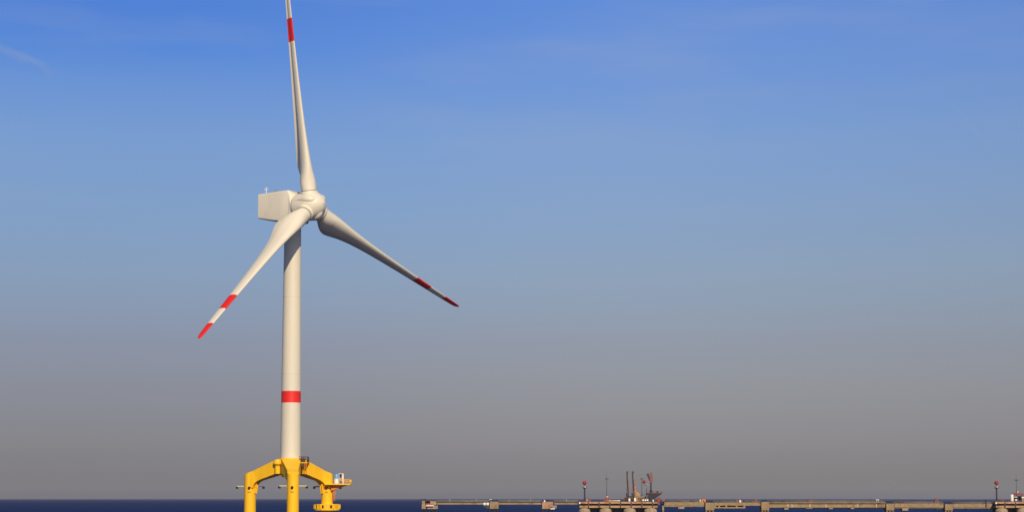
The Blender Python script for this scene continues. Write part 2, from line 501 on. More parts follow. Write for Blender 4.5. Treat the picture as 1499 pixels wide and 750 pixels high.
ARM = [(2.2, 19.95), (3.1, 19.76), (10.4, 16.81), (12.1, 16.1), (12.1, 12.4), (10.62, 12.0), (10.45, 12.75), (10.1, 13.3), (9.5, 13.8), (8.8, 14.15), (3.3, 15.85), (2.2, 15.85)]
for phi in (R(10.6), R(-109.4), R(130.6)):
    # arm: a box girder in profile, wide at the node and as wide as the pile at its knee
    mb = MB()
    def hw(r): return 1.5 + (2.62 - 1.5) * max(0, min(1, (9.0 - r) / 6.2))
    L = [mb.bm.verts.new(polar(phi, r, hw(r), z)) for r, z in ARM]
    Rr = [mb.bm.verts.new(polar(phi, r, -hw(r), z)) for r, z in ARM]
    n = len(ARM)
    for i in range(n): mb.face([L[i], L[(i + 1) % n], Rr[(i + 1) % n], Rr[i]])
    # side plates split along the girder so that the taper stays planar enough
    for V in (L, Rr):
        mb.face([V[0], V[1], V[10], V[11]]); mb.face([V[1], V[2], V[9], V[10]])
        mb.face([V[2], V[7], V[8], V[9]]); mb.face([V[2], V[3], V[4], V[5], V[6], V[7]])
    mb.build('arm', M['yellow'], foundation, bevel=.12)
    # pile: a round column cut off along the slope of the arm
    c0 = polar(phi, LEG_R, 0, 0); rad = polar(phi, 1, 0, 0); rings = []
    for r_, z in ((1.64, -1.5), (1.64, 1.2), (1.76, 1.25), (1.76, 1.75), (1.62, 1.8), (1.585, 7), (1.585, 12.4), (1.585, None), (1.35, None), (.4, None)):
        ring = []
        for k in range(40):
            v = Vector((math.cos(2 * math.pi * k / 40), math.sin(2 * math.pi * k / 40), 0)) * r_
            ring.append(c0 + v + Vector((0, 0, z if z is not None else 16.16 + (.12 if r_ < 1.5 else 0) - .405 * v.dot(rad))))
        rings.append(ring)
    leg = MB().loft(rings).build('leg', M['yellow'], foundation)
    for tg in (.4, -.4):
        MB().tube(polar(phi, 10.0, tg, 13.2), polar(phi, 10.45, tg, 10.6), .22, .22).build('pile_guide', M['yellow'], leg)
    # cross bar with hanging marker lamps
    c = polar(phi, LEG_R, 0, 0) + Vector((0, -1.72, 0))
    cb = c + Vector((0, 2.0, 0))                              # the bar runs across the back of the pile
    full = abs(phi) < R(20)
    MB().tube(cb + Vector((-3.65, 0, 12.5)), cb + Vector((3.65 if full else 0, 0, 12.5)), .17, .17, 10).build('lamp_bar', M['cream' if phi < R(60) else 'grey'], leg)  # right-hand bar coloured grey to imitate the arm's shade on it
    if not full: MB().tube(cb + Vector((0, 0, 12.5)), cb + Vector((3.65, 0, 12.5)), .05, .05, 8).build('lamp_rod', M['grey'], leg)
    for dx in (-3.6, 0, 3.6):
        MB().lathe([(.16, .40), (.34, .30), (.36, -.08), (.2, -.2)], (cb if dx else c + Vector((0, -.2, 0))) + Vector((dx, 0, 12.08)), 14).build('marker_lamp', M['black'], leg)
    MB().box(c.x - .4, c.x + .4, c.y - .02, c.y + .3, 10.9, 11.15).build('leg_plate', M['orange'], leg)

# half-round bracket and access platform at the tower foot
mb = MB(); c = polar(R(-60), 3.7, 0, 0)
mb.lathe([(.7, 18.0), (1.2, 18.55), (1.2, 18.9), (1.05, 19.6)], c, 28); mb.build('cable_bracket', M['yellow'], foundation)
mb = MB(); mb.lathe([(.75, 15.9), (.75, 17.95)], c, 20); mb.build('cable_tube', M['yellow'], foundation)
ap = MB().box(2.3, 5.0, -3.2, 1.2, 18.72, 18.95).build('access_platform', M['yellow'], foundation)
railing(MB(), [(2.75, -3.1, 18.95), (4.9, -3.1, 18.95), (4.9, 1.1, 18.95), (2.9, 1.1, 18.95)], 1.5, .55, .06, (.75, 1.5)).build('platform_railing', M['brown'], ap)
MB().box(3.0, 4.2, -2.9, -2.2, 18.95, 20.1).build('switch_cabinet', M['brown'], ap)
MB().box(1.9, 2.9, -3.05, -2.3, 18.0, 18.45).build('dark_opening', M['dark'], foundation)  # dark box standing in for the shade of an opening at the node
MB().box(3.3, 4.0, -3.35, -2.9, 17.9, 18.5).build('bracket', M['brown'], foundation)
MB().box(1.95, 2.95, -3.1, -2.45, 15.7, 17.7).build('access_door', M['orange'], foundation)
lad = MB()
for dx in (0, .5): lad.tube((4.2 + dx, -3.2, 15.6), (4.2 + dx, -3.2, 19), .06, .06, 6)
for k in range(9): lad.tube((4.2, -3.2, 15.8 + k * .36), (4.7, -3.2, 15.8 + k * .36), .05, .05, 6)
lad.build('ladder', M['orange'], foundation)

# right-hand leg: service platform, boat landing, ladder
rl = polar(R(130.6), LEG_R, 0, 0)
sp = MB()
sp.box(rl.x - .3, rl.x + 6.6, rl.y - 3.4, rl.y + 1.8, 12.95, 13.3)
sp.build('service_platform', M['yellow'], foundation, bevel=.03)
bk = MB()
bk.prism([(0, 12.9), (4.6, 12.9), (0, 11.4)], lambda p: Vector((rl.x + 1.3 + p[0], rl.y - 1.9, p[1])), lambda p: Vector((rl.x + 1.3 + p[0], rl.y - 1.6, p[1])))
bk.build('platform_bracket', M['orange'], foundation)
railing(MB(), [(rl.x + 3.9, rl.y - 3.35, 13.3), (rl.x + 6.5, rl.y - 3.35, 13.3), (rl.x + 6.5, rl.y + 1.7, 13.3), (rl.x + 1.7, rl.y + 1.7, 13.3)], 1.15, .7, .05).build('service_railing', M['yellow'], foundation)
bl_ = MB(); bl_.lathe([(3.2, 5.95), (3.42, 6.0), (3.42, 6.5), (1.6, 6.55)], rl, 36)
bl_.build('landing_deck', M['yellow'], foundation)
bl_ = MB(); bl_.lathe([(3.38, 7.4), (3.42, 7.4), (3.42, 7.7), (3.38, 7.7)], rl, 36)
for k in range(18):
    a = R(20 * k + 6); bl_.tube(rl + Vector((3.38 * math.cos(a), 3.38 * math.sin(a), 6.4)), rl + Vector((3.38 * math.cos(a), 3.38 * math.sin(a), 7.6)), .12 if k % 3 else .3, None, 6)
for k in range(36):
    if k in (21, 25, 32, 29): continue
    a0, a1 = R(10 * k), R(10 * k + 10)
    q = [rl + Vector((3.40 * math.cos(a), 3.40 * math.sin(a), z)) for a, z in ((a0, 6.5), (a1, 6.5), (a1, 7.45), (a0, 7.45))]
    q2 = [rl + Vector((3.30 * math.cos(a), 3.30 * math.sin(a), z)) for a, z in ((a0, 6.5), (a1, 6.5), (a1, 7.45), (a0, 7.45))]
    bl_.loft([q, q2], smooth=False)
bl_.build('landing_railing', M['yellow'], foundation)
lad = MB()
for dx in (0, .55): lad.tube((rl.x + 1.75 + dx, rl.y - 1.2, 8.6), (rl.x + 1.75 + dx, rl.y - 1.2, 13.0), .09, None, 6)
for k in range(14): lad.tube((rl.x + 1.75, rl.y - 1.2, 8.8 + k * .3), (rl.x + 2.3, rl.y - 1.2, 8.8 + k * .3), .05, None, 6)
lad.build('landing_ladder', M['orange'], foundation)

wp = Vector((TX, TY, -.22)) + rl + Vector((0, 0, 13.3))
tank = thing('storage_tank', 'light blue upright tank with white lower half on the yellow platform beside the turbine leg', 'tank', wp + Vector((2.75, -2.2, 0)))
MB().lathe([(.55, 0), (.6, .05), (.6, 1.35)], n=20).build('lower_shell', M['white'], tank)
MB().lathe([(.6, 1.35), (.6, 2.45), (.48, 2.62), (0, 2.7)], n=20).build('upper_shell', M['blue'], tank)
cab = thing('equipment_rack', 'white framed rack of dark equipment standing right of the light blue tank', 'rack', wp + Vector((4.05, -2.2, 0)))
mb = MB()
for x in (-.55, .55):
    for y in (-.5, .5): mb.box(x - .07, x + .07, y - .07, y + .07, 0, 2.7)
mb.box(-.62, .62, -.57, .57, 2.7, 2.82); mb.box(.2, .48, -.4, .4, 0, 2.7)
mb.build('frame', M['white'], cab)
MB().box(-.48, .15, -.45, .4, 1.75, 2.55).build('upper_unit', M['black'], cab)
MB().box(-.45, .15, -.5, .4, .95, 1.5).build('middle_unit', M['orange'], cab)
MB().box(-.45, .15, -.45, .4, .1, .75).build('lower_unit', M['dark'], cab)

# ------------------------------------------------------------------ jetty, 1100 m off
JY = 1100.0
jx = lambda px: (px - 749.5) / 2.3637
jz = lambda py: EYE - (py - 730.8) / 2.371


def J(name, label, cat, px, py, group=None, dy=0): return thing(name, label, cat, (jx(px), JY + dy, jz(py)), group)


def piles(parent, px0, px1, n, ztop, r=.45, rows=2, depth=4.0, mat='wet'):
    x0, x1 = jx(px0) - parent.location.x, jx(px1) - parent.location.x
    for i in range(n):
        for j in range(rows):
            x = x0 + (x1 - x0) * (i / (n - 1) if n > 1 else .5); y = depth * (j / max(1, rows - 1) - .5) if rows > 1 else 0
            MB().tube((x, y, -parent.location.z - 1.5), (x, y, ztop - parent.location.z), r, r, 10).build('pile', M[mat], parent)


def lbox(parent, name, px0, px1, py0, py1, d0, d1, mat, bevel=.06):
    """a block of the jetty: extents along the jetty, heights, and front / back offsets"""
    x0, x1 = jx(px0) - parent.location.x, jx(px1) - parent.location.x
    z1, z0 = jz(py0) - parent.location.z, jz(py1) - parent.location.z
    return MB().box(x0, x1, d0, d1, z0, z1).build(name, M[mat], parent, bevel=bevel)


DOL = 'concrete mooring dolphins along the jetty'
# --- left end
d1 = J('mooring_dolphin', 'leftmost concrete dolphin with red and white fender slabs at the free end of the jetty', 'dolphin', 628, 746, DOL)
mb = MB(); x0, x1 = jx(618.2) - d1.location.x, jx(622.2) - d1.location.x
mb.prism([(x0 - .3, .0), (x1 + .85, 0), (x1 - .1, 5.0), (x0, 5.0)], lambda p: Vector((p[0], -3, p[1])), lambda p: Vector((p[0], 3, p[1]))).build('end_wall', M['concrete'], d1, bevel=.06)
lbox(d1, 'rear_block', 630, 638.8, 734.3, 740, -2.2, 2.6, 'pale')
lbox(d1, 'cap_slab', 622.5, 639, 733.6, 734.3, -2.5, 2.8, 'brown')
lbox(d1, 'red_fender', 624, 634.5, 738.2, 740.6, -3.2, -1.5, 'rustred', .1)
lbox(d1, 'white_fender', 624, 635.5, 740.7, 742.2, -3.4, -1.5, 'white', .1)
lbox(d1, 'lower_slab', 626, 641, 744.2, 746.2, -3.4, 2.5, 'pale', .1)
lbox(d1, 'side_slab', 634.2, 641, 741, 744.2, -2.6, 2.4, 'pale', .1)
lbox(d1, 'core', 623.5, 634, 735, 744.1, .2, 2.4, 'dark')
piles(d1, 619, 639, 5, jz(745.5), .55)
for px in (619, 621.5, 623): MB().lathe([(.3, 0), (.22, .2), (.22, .8), (.4, .9), (.4, 1.05)], (jx(px) - d1.location.x, -1, 5.0), 12).build('bollard', M['dark'], d1)
railing(MB(), [(jx(613) - d1.location.x, 1.5, 5.0), (jx(623) - d1.location.x, 1.5, 5.0)], 1.1, 1.2, .05).build('railing', M['brown'], d1)
MB().box(jx(613) - d1.location.x, jx(619) - d1.location.x, .8, 2.4, 4.7, 4.98).build('catwalk', M['dark'], d1)


# --- walkway spans
WALK = 'narrow walkway spans between the dolphins'
def walkway(px0, px1, label):
    o = J('walkway_span', label, 'walkway', (px0 + px1) / 2, 736.6, WALK)
    x0, x1 = jx(px0) - o.location.x, jx(px1) - o.location.x
    lbox(o, 'girder', px0, px1, 736.9, 739.6, -1.3, 1.3, 'concrete', .05)
    lbox(o, 'deck', px0, px1, 736.35, 736.88, -1.5, 1.5, 'brown', .02)
    z = jz(736.35) - o.location.z
    r_ = MB()
    for y in (-1.4, 1.4): railing(r_, [(x0, y, z), (x1, y, z)], 1.2, 1.0, .06, (.3, .6, .9, 1.2))
    r_.build('railing', M['grey'], o)
    for y, q, h_ in ((.7, .33, .38), (-.1, .30, .36), (.3, .28, 1.0)): MB().tube((x0, y, z + h_), (x1, y, z + h_), q, q, 10).build('pipeline', M['pipegrey'], o)
    n = max(1, round((x1 - x0) / 14))
    for i in range(n):
        x = x0 + (x1 - x0) * (i + .5) / n
        MB().tube((x, -1.3, z), (x, -1.3, z + 1.55), .07, .07, 6).tube((x, -1.3, z + 1.5), (x, -1.3, z + 1.85), .22, .18, 8).build('deck_lamp', M['white'], o)
    return o


walkway(639.2, 716.6, 'left walkway span, from the free end to the dolphin with white round fenders')
walkway(730.2, 792.4, 'middle walkway span of the jetty, right of the dolphin with white round fenders')
walkway(811.5, 846.3, 'short walkway span running into the large loading platform')

d2 = J('mooring_dolphin', 'concrete dolphin with two white round fenders bracketed on its left side', 'dolphin', 723, 746, DOL)
lbox(d2, 'cap_block', 717.2, 730, 735.5, 745.8, -3, 3, 'concrete')
for px in (709.5, 713.8):
    MB().lathe([(.0, -.9), (.75, -.8), (1.0, -.4), (1.0, .4), (.75, .8), (0, .9)], (jx(px) - d2.location.x, -1.8, jz(739.1) - d2.location.z), 18, (1, 0, 0)).build('round_fender', M['white'], d2)
MB().lathe([(.9, -.28), (1.02, -.28), (1.02, .28), (.9, .28)], (jx(711.7) - d2.location.x, -1.8, jz(739.1) - d2.location.z), 18, (1, 0, 0)).build('fender_collar', M['rusty'], d2)
mb = MB(); xa, xb = jx(707) - d2.location.x, jx(717.1) - d2.location.x
mb.prism([(xa, 2.05), (xb, 2.05), (xb, -.1), (xb - 1.7, .1)], lambda p: Vector((p[0], -2, p[1])), lambda p: Vector((p[0], 1, p[1]))).build('fender_bracket', M['dark'], d2)
piles(d2, 716.5, 728, 4, jz(745.5), .5)
for px in (719, 722.5, 726.5): MB().lathe([(.45, 0), (.3, .25), (.3, .8), (.5, .95), (.5, 1.15)], (jx(px) - d2.location.x, -.5, jz(735.5) - d2.location.z), 12).build('bollard', M['dark'], d2)
MB().box(jx(716.7) - d2.location.x, jx(720) - d2.location.x, -.4, .4, jz(732.6) - d2.location.z, jz(731.9) - d2.location.z).box(jx(718.2) - d2.location.x - .08, jx(718.2) - d2.location.x + .08, -.1, .1, jz(735.5) - d2.location.z, jz(732.5) - d2.location.z).build('sign_board', M['white'], d2)

d3 = J('mooring_dolphin', 'orange stained concrete dolphin with a pale slab jutting from its right side', 'dolphin', 803, 746, DOL)
lbox(d3, 'cap_block', 793.5, 809.5, 735.6, 746, -3, 3, 'rusty')
lbox(d3, 'side_slab', 805, 814.8, 740.8, 745.2, -3.4, 1.5, 'pale', .15)
lbox(d3, 'pale_ledge', 805.5, 812, 745.2, 746.6, -3.6, 1, 'white', .1)
lbox(d3, 'socket', 806.2, 808.6, 743, 744.6, -3.5, -3, 'black', 0)
piles(d3, 794.5, 810, 4, jz(745.8), .5)
for px in (799, 802, 804): MB().lathe([(.5, 0), (.35, .25), (.35, .9), (.6, 1.0), (.6, 1.25)], (jx(px) - d3.location.x, -.5, jz(735.6) - d3.location.z), 12).build('bollard', M['dark'], d3)
MB().box(jx(796.2) - d3.location.x, jx(798) - d3.location.x, -1, -.2, jz(735.6) - d3.location.z, jz(733) - d3.location.z).build('winch_box', M['white'], d3)


# --- loading platforms
def platform(px0, px1, label, piers, end_block=True):
    o = J('loading_platform', label, 'jetty platform', (px0 + px1) / 2, 735.4, 'concrete loading platforms of the jetty')
    lbox(o, 'deck_slab', px0 + .5, px1, 735.6, 738.4, -9, 9, 'rusty', .12)
    lbox(o, 'kerb', px0 + .8, px1 - .3, 735.1, 735.6, -8.8, -8.3, 'brown', .03)
    lbox(o, 'recess_shade', px0 + 1.5, px1 - 1, 738.4, 741.2, -5.0, 8, 'black', 0)  # black block painted in for the shade between the two slabs
    lbox(o, 'lower_slab', px0 + 1, px1 - 1, 741.2, 744.4, -8.8, 8.5, 'rusty', .12)
    x = px0 + 14
    while x < px1 - 4:
        MB().box(jx(x) - o.location.x - .35, jx(x) - o.location.x + .35, -9.15, -8.9, jz(744.2) - o.location.z, jz(736) - o.location.z).build('rubbing_strip', M['brown'], o); x += 15.5
    if end_block: lbox(o, 'corner_post', px0 + .2, px0 + 2.2, 736, 738.8, -9.25, -8.4, 'white', .08)
    for a, b in piers:
        c = (jx((a + b) / 2) - o.location.x, -6.2, 0); r = (jx(b) - jx(a)) / 2
        t0 = jz(744.4) - o.location.z
        MB().lathe([(r * 1.12, -o.location.z - 1.5), (r * 1.08, t0 - 2.4), (r, t0 - 1.0), (r * .78, t0 - .25), (r * .55, t0)], c, 24).build('pier', M['pale'], o)
    lbox(o, 'underdeck_shade', px0 + 2, px1 - 2, 744.4, 755, 1.0, 2.0, 'wet', 0)  # added dark sheet, standing in for the shade between the piers
    for a, b in piers:
        MB().lathe([(2.6, -o.location.z - 1.5), (2.6, jz(744.4) - o.location.z)], (jx((a + b) / 2) - o.location.x, 4.5, 0), 16).build('rear_pier', M['wet'], o)
    return o


platform(846.5, 962, 'large concrete loading platform carrying the two tall brown loading arms', [(847, 863), (877, 894), (912, 929), (942, 960)])
platform(1451, 1560, 'rust streaked concrete platform at the right edge under the white tank', [(1453, 1470), (1484, 1500), (1515, 1531)])
DECK = 735.3

# --- things standing on the platforms
BEAC = 'dark beacon columns with red balls'
def beacon(px, ytop, label, first=[None]):
    if first[0]:
        o = copy_tree(first[0]); o.location = (jx(px), JY - 4, jz(DECK)); o['label'] = label
        return o
    o = J('beacon_column', label, 'beacon', px, DECK, BEAC, -4); first[0] = o
    MB().lathe([(.85, 0), (.85, .4), (.5, .5), (.46, 8.0)], n=16).build('column', M['dark'], o)
    mb = MB(); mb.lathe([(.5, 7.9), (1.15, 8.25), (1.3, 8.3), (1.3, 8.5), (.2, 8.55)], n=20)
    mb.build('gallery', M['dark'], o)
    railing(MB(), [(1.2 * math.cos(R(a)), 1.2 * math.sin(R(a)), 8.5) for a in range(0, 361, 45)], .8, 1, .05).build('gallery_railing', M['dullred'], o)
    MB().lathe([(.5, 8.55), (.55, 9.3), (.3, 9.5)], n=14, c=(.2, -.2, 0)).build('lantern', M['white'], o)
    MB().tube((0, 0, 8.5), (0, 0, 10.6), .16, None, 8).build('topmark_pole', M['dark'], o)
    MB().lathe([(1.28 * math.sin(R(a)), 11.55 - 1.2 * math.cos(R(a))) for a in range(0, 181, 15)], n=20).build('red_ball', M['ballred'], o)
    return o


beacon(855.5, 704, 'dark beacon column with a red ball on the left end of the loading platform')
beacon(1456.5, 707, 'dark beacon column with a red ball on the platform at the right edge')

MAST = 'thin lighting masts on the jetty'
def mast(px, ylamp, ytop, label):
    o = J('lighting_mast', label, 'lighting mast', px, DECK, MAST, 2)
    h = jz(ylamp) - jz(DECK); ht = jz(ytop) - jz(DECK)
    MB().tube((0, 0, 0), (0, 0, h), .17, .12, 8).build('pole', M['dark'], o)
    mb = MB(); mb.box(-.95, .95, -.3, .3, h - .15, h + .15)
    for x in (-.75, 0, .75): mb.box(x - .25, x + .25, -.55, -.2, h - .35, h + .25)
    mb.build('lamp_head', M['dark'], o)
    if ht > h + .5: MB().tube((0, 0, h), (0, 0, ht), .09, .05, 6).build('aerial', M['pink'], o)
    return o


mast(888.5, 701.8, 691, 'tall thin lighting mast above the red shelter on the loading platform')
mast(940, 701.8, 700, 'thin grey lighting mast between the loading arms and the dark crane')
mast(1489.5, 703.7, 693, 'thin lighting mast at the right edge behind the red roofed shelter')

sh = J('red_shelter', 'red tent shaped shelter at the foot of the tall lighting mast', 'shelter', 888, DECK)
mb = MB()
for y0, y1, hh in ((-2.2, 2.2, 0),):
    mb.prism([(-2.3, 0), (2.8, 0), (2.6, .9), (1.0, 2.6), (-.2, 2.6), (-2.1, .9)], lambda p: Vector((p[0], -2.2, p[1])), lambda p: Vector((p[0], 2.2, p[1])))
mb.build('canopy', M['dullred'], sh, bevel=.06)
MB().box(-.6, .6, -2.3, -2.21, 0, 1.5).build('door', M['pink'], sh)
MB().lathe([(.7, 2.6), (.55, 3.0), (.1, 3.5)], n=14, c=(.4, 0, 0)).build('roof_cap', M['cream'], sh)
o = J('red_winch', 'small red winch beside the foot of the left beacon column', 'winch', 861.5, DECK, dy=-4)
MB().box(-1.5, 1.4, -1, 1, 0, .5).build('bed', M['dullred'], o)
MB().lathe([(.95, -.9), (.95, -.75), (.6, -.75), (.6, .75), (.95, .75), (.95, .9)], (.2, 0, 1.05), 18, (0, 1, 0)).build('drum', M['dullred'], o)
MB().box(-1.5, -.8, -.7, .7, .5, 1.3).build('motor', M['cream'], o)
o = J('low_pipe', 'long low cream pipe lying right of the red tent shelter', 'pipe', 898, DECK, dy=-5)
MB().tube((-3.2, 0, .4), (3.0, 0, .4), .3, None, 12).build('pipe', M['cream'], o)
for x in (-2.5, 0, 2.4): MB().box(x - .15, x + .15, -.35, .35, 0, .25).build('saddle', M['dark'], o)
o = J('white_boat', 'small white covered workboat on the deck between the red shelter and the loading arms', 'boat', 902.5, DECK, dy=-3)
mb = MB()
mb.loft([[Vector((x, y * wd, z)) for y, z in ((-1, .9), (-.7, .35), (0, .1), (.7, .35), (1, .9))] for x, wd in ((-1.9, .7), (-1, .95), (.3, .95), (1.4, .6), (2.0, .08))], smooth=False).build('hull', M['white'], o)
MB().box(-1.0, .3, -.6, .6, .92, 1.45).build('cabin', M['dark'], o, bevel=.05)

ARMS = 'tall brown loading arms'
def loading_arm(px, label, first=[None]):
    if first[0]:
        o = copy_tree(first[0]); o.location = (jx(px), JY, jz(DECK)); o['label'] = label; return o
    o = J('loading_tower', label, 'loading tower', px, DECK, ARMS); first[0] = o
    H = jz(691.5) - jz(DECK)
    MB().lathe([(1.1, 0), (1.0, .6), (.55, .8), (.5, 5.5)], n=16, c=(.55, 0, 0)).build('riser', M['brown'], o)
    mb = MB()
    mb.tube((.75, 0, 5.2), (0, 0, H - .4), .36, .31, 12); mb.tube((.1, -.8, 6.0), (-.35, -.8, H - .8), .17, .16, 10)
    for k in range(9): x = .5 - .09 * (1 + k); mb.box(x - .5, x + .4, -.9, .2, 6.6 + k * 1.25, 6.72 + k * 1.25)
    mb.build('outboard_arm', M['brown'], o)
    mb = MB(); mb.lathe([(.7, -.5), (.7, .5)], (.05, -.4, H - .35), 16, (0, 1, 0)); mb.build('apex_swivel', M['brown'], o)
    MB().box(-.75, 1.0, -1.2, .9, 3.6, 5.4).build('counterweight', M['dark'], o, bevel=.08)
    MB().tube((-.6, -.9, 0), (-.6, -.9, 8.5), .15, None, 8).build('drain_pipe', M['pink'], o)
    return o


loading_arm(918.2, 'left one of the two tall brown loading arms on the platform')
loading_arm(926.3, 'right one of the two tall brown loading arms, beside the striped red and white mast')

o = J('pipe_manifold', 'dark tangle of valves and pipes around the feet of the loading arms', 'pipework', 921, DECK, dy=1.5)
mb = MB()
for i, (xa, xb, zz) in enumerate(((-6.2, -2, .6), (-4.5, 3.5, 1.1), (-3, 4, 2.2), (-1.5, 3.0, 3.1))): mb.tube((xa, -1 + .6 * i, zz), (xb, -1 + .6 * i, zz), .28, None, 10)
for x in (-5, -3.6, -2.2, -.6, 1.2, 2.6, 3.7): mb.tube((x, -.4, 0), (x, -.4, 1.2 + 1.8 * random.random()), .22, None, 8)
mb.build('pipework', M['brown'], o)
for x, z in ((-1.8, 1.3), (2.6, 2.6), (3.3, 1.0)): MB().lathe([(.5, -.1), (.62, 0), (.5, .1)], (x, -1.5, z), 14, (0, 1, 0)).build('valve_wheel', M['dullred'], o)
MB().box(-4.6, -3.2, -2, -1, 0, .9).build('pump_block', M['dark'], o)
o = J('white_valve_cabinet', 'narrow white valve cabinet left of the left loading arm foot', 'cabinet', 921, DECK, dy=-2.6, group='white cabinets on the loading platform')
MB().box(-.55, .55, -.5, .5, .15, 2.0).build('body', M['white'], o, bevel=.05); MB().box(-.5, .5, -.45, .45, 0, .15).build('plinth', M['dark'], o)
o['label'] = 'small white cabinet between the feet of the two brown loading arms'
o2 = copy_tree(o); o2.location = (jx(929.2), JY - 2.6, jz(DECK)); o2.scale = (1.15, 1, 1.15)
o2['label'] = 'bright white cabinet just right of the right loading arm foot'

o = J('control_building', 'brown control building with rounded roof behind the right loading arm', 'building', 934, DECK, dy=4)
MB().box(-2.4, 6.0, -2, 2, 0, 3.2).build('wall', M['concrete'], o, bevel=.05)
mb = MB(); mb.lathe([(2.2, 3.2), (2.3, 3.6), (2.1, 4.6), (1.5, 5.5), (.6, 6.0), (0, 6.1)], n=24, c=(-.3, 0, 0)); mb.build('roof', M['rusty'], o)
for x in (-1.6, .2, 2.0, 4.0): MB().box(x, x + .9, -2.06, -1.98, 1.5, 2.4).build('window', M['black'], o)
railing(MB(), [(1.9, -1.9, 3.2), (5.9, -1.9, 3.2), (5.9, 1.9, 3.2)], 1.2, 1.0, .05).build('roof_railing', M['dark'], o)
o = J('striped_mast', 'tapering red and white striped mast rising beside the brown control building', 'mast', 930.8, DECK, dy=6.5)
zz = [0, 6.2, 7.0, 8.2, 9.6, 11.4, 13.0]
rr = [.95, .95, .8, .62, .45, .3, .16]
MB().lathe(list(zip(rr, zz)), n=16, mats=[0, 0, 1, 0, 1, 0][:6]).build('shaft', [M['pale'], M['palered']], o)
MB().lathe([(.35, 13.0), (.35, 13.5), (.05, 13.8)], n=12).build('lamp', M['palered'], o)
o = J('steel_frame', 'grey steel pipe frame between the brown building and the dark crane pedestal', 'frame', 944, DECK, dy=-2)
mb = MB()
for x in (-2.0, -.6, .8, 2.2):
    mb.tube((x, 0, 0), (x, 0, 3.6), .12, None, 8); mb.tube((x, 2, 0), (x, 2, 3.6), .12, None, 8)
for z in (1.6, 3.6): mb.tube((-2.2, 0, z), (2.4, 0, z), .12, None, 8); mb.tube((-2.2, 2, z), (2.4, 2, z), .12, None, 8)
mb.build('frame', M['grey'], o)
for x in (-1.2, .2, 1.5): MB().lathe([(.55, -.3), (.55, .3)], (x, -.3, .9), 16, (0, 1, 0)).build('flange', M['white'], o)

cr = J('jetty_crane', 'black wedge shaped crane pedestal with red deck and raised red jib', 'crane', 953, DECK)
xr = lambda px: jx(px) - cr.location.x
zr = lambda py: jz(py) - cr.location.z
mb = MB()
mb.prism([(xr(949), 0), (xr(956), 0), (xr(957.2), zr(732)), (xr(961), zr(729)), (xr(967.8), zr(724.5)), (xr(968.2), zr(723.2)), (xr(946), zr(723.2)), (xr(946.5), zr(724.6)), (xr(949), zr(726))],
         lambda p: Vector((p[0], -2.2, p[1])), lambda p: Vector((p[0], 2.2, p[1]))).build('pedestal', M['black'], cr, bevel=.08)
mb = MB(); mb.box(xr(948), xr(969.5), -2.4, 2.4, zr(723.1), zr(722.5))
railing(mb, [(xr(948.2), -2.3, zr(722.5)), (xr(969.2), -2.3, zr(722.5)), (xr(969.2), 2.3, zr(722.5))], .95, 1.1, .06, (.5, .95)); mb.build('red_deck', M['dullred'], cr)
MB().lathe([(.75, zr(722.5)), (.7, zr(720)), (.52, zr(719.5)), (.5, zr(705))], (xr(952.9), 0, 0), 16).build('mast', M['dark'], cr)
MB().box(xr(951), xr(955), -1, 1, zr(722.5), zr(718.5)).build('machine_house', M['black'], cr, bevel=.1)
MB().prism([(xr(951.6), zr(707.5)), (xr(955.2), zr(707.5)), (xr(956.2), zr(701)), (xr(954.6), zr(692.5)), (xr(952.8), zr(692.5)), (xr(951.2), zr(700.5))], lambda p: Vector((p[0], -.6, p[1])), lambda p: Vector((p[0], .6, p[1]))).build('jib', M['pink'], cr, bevel=.1)
MB().prism([(xr(952.3), zr(704.5)), (xr(950.6), zr(704.6)), (xr(946.6), zr(694.8)), (xr(949.8), zr(693.4))], lambda p: Vector((p[0], -.7, p[1])), lambda p: Vector((p[0], .5, p[1]))).build('counter_jib', M['dark'], cr, bevel=.1)
MB().box(xr(961), xr(963.4), -.8, .8, zr(722.5), zr(719.6)).build('deck_box', M['black'], cr)
mb = MB(); mb.tube((xr(944.2), -.4, zr(710.6)), (xr(952.6), -.2, zr(710.8)), .26, None, 8); mb.tube((xr(952.5), -.2, zr(715)), (xr(945), -.4, zr(711)), .24, None, 8); mb.tube((xr(944), -.4, zr(710.9)), (xr(943), -.4, zr(708)), .3, None, 8)
mb.build('side_bracket', M['grey'], cr)
MB().lathe([(1.05 * math.sin(R(a)), -1.05 * math.cos(R(a))) for a in range(0, 181, 15)], (xr(943), -.4, zr(706.3)), 20).build('red_ball', M['ballred'], cr)
MB().tube((xr(946.8), 1, 0), (xr(946.8), 1, zr(716)), .2, None, 8).build('stay_post', M['dark'], cr)
MB().box(xr(954.8), xr(956.6), -2.6, -2.21, 0, 1.2).build('door', M['white'], cr)

o = J('hose_reel', 'red hose reel machine at the right end of the loading platform', 'hose reel', 965, DECK, dy=-6)
MB().lathe([(1.25, -.9), (1.25, -.75), (.7, -.7), (.7, .7), (1.25, .75), (1.25, .9)], (-.9, 0, 1.3), 20, (0, 1, 0)).build('reel', M['dullred'], o)
MB().box(-1.6, -.4, -3.4, -3.1, -1.9, .25).box(-1.6, -.4, -3.2, 0, 0, .25).build('ladder_bay', M['dullred'], o)
MB().box(1.0, 3.0, -.8, .8, .25, 1.6).build('motor_box', M['pink'], o, bevel=.05)
MB().box(.2, 3.4, -1, 1, 0, .24).build('skid', M['black'], o)

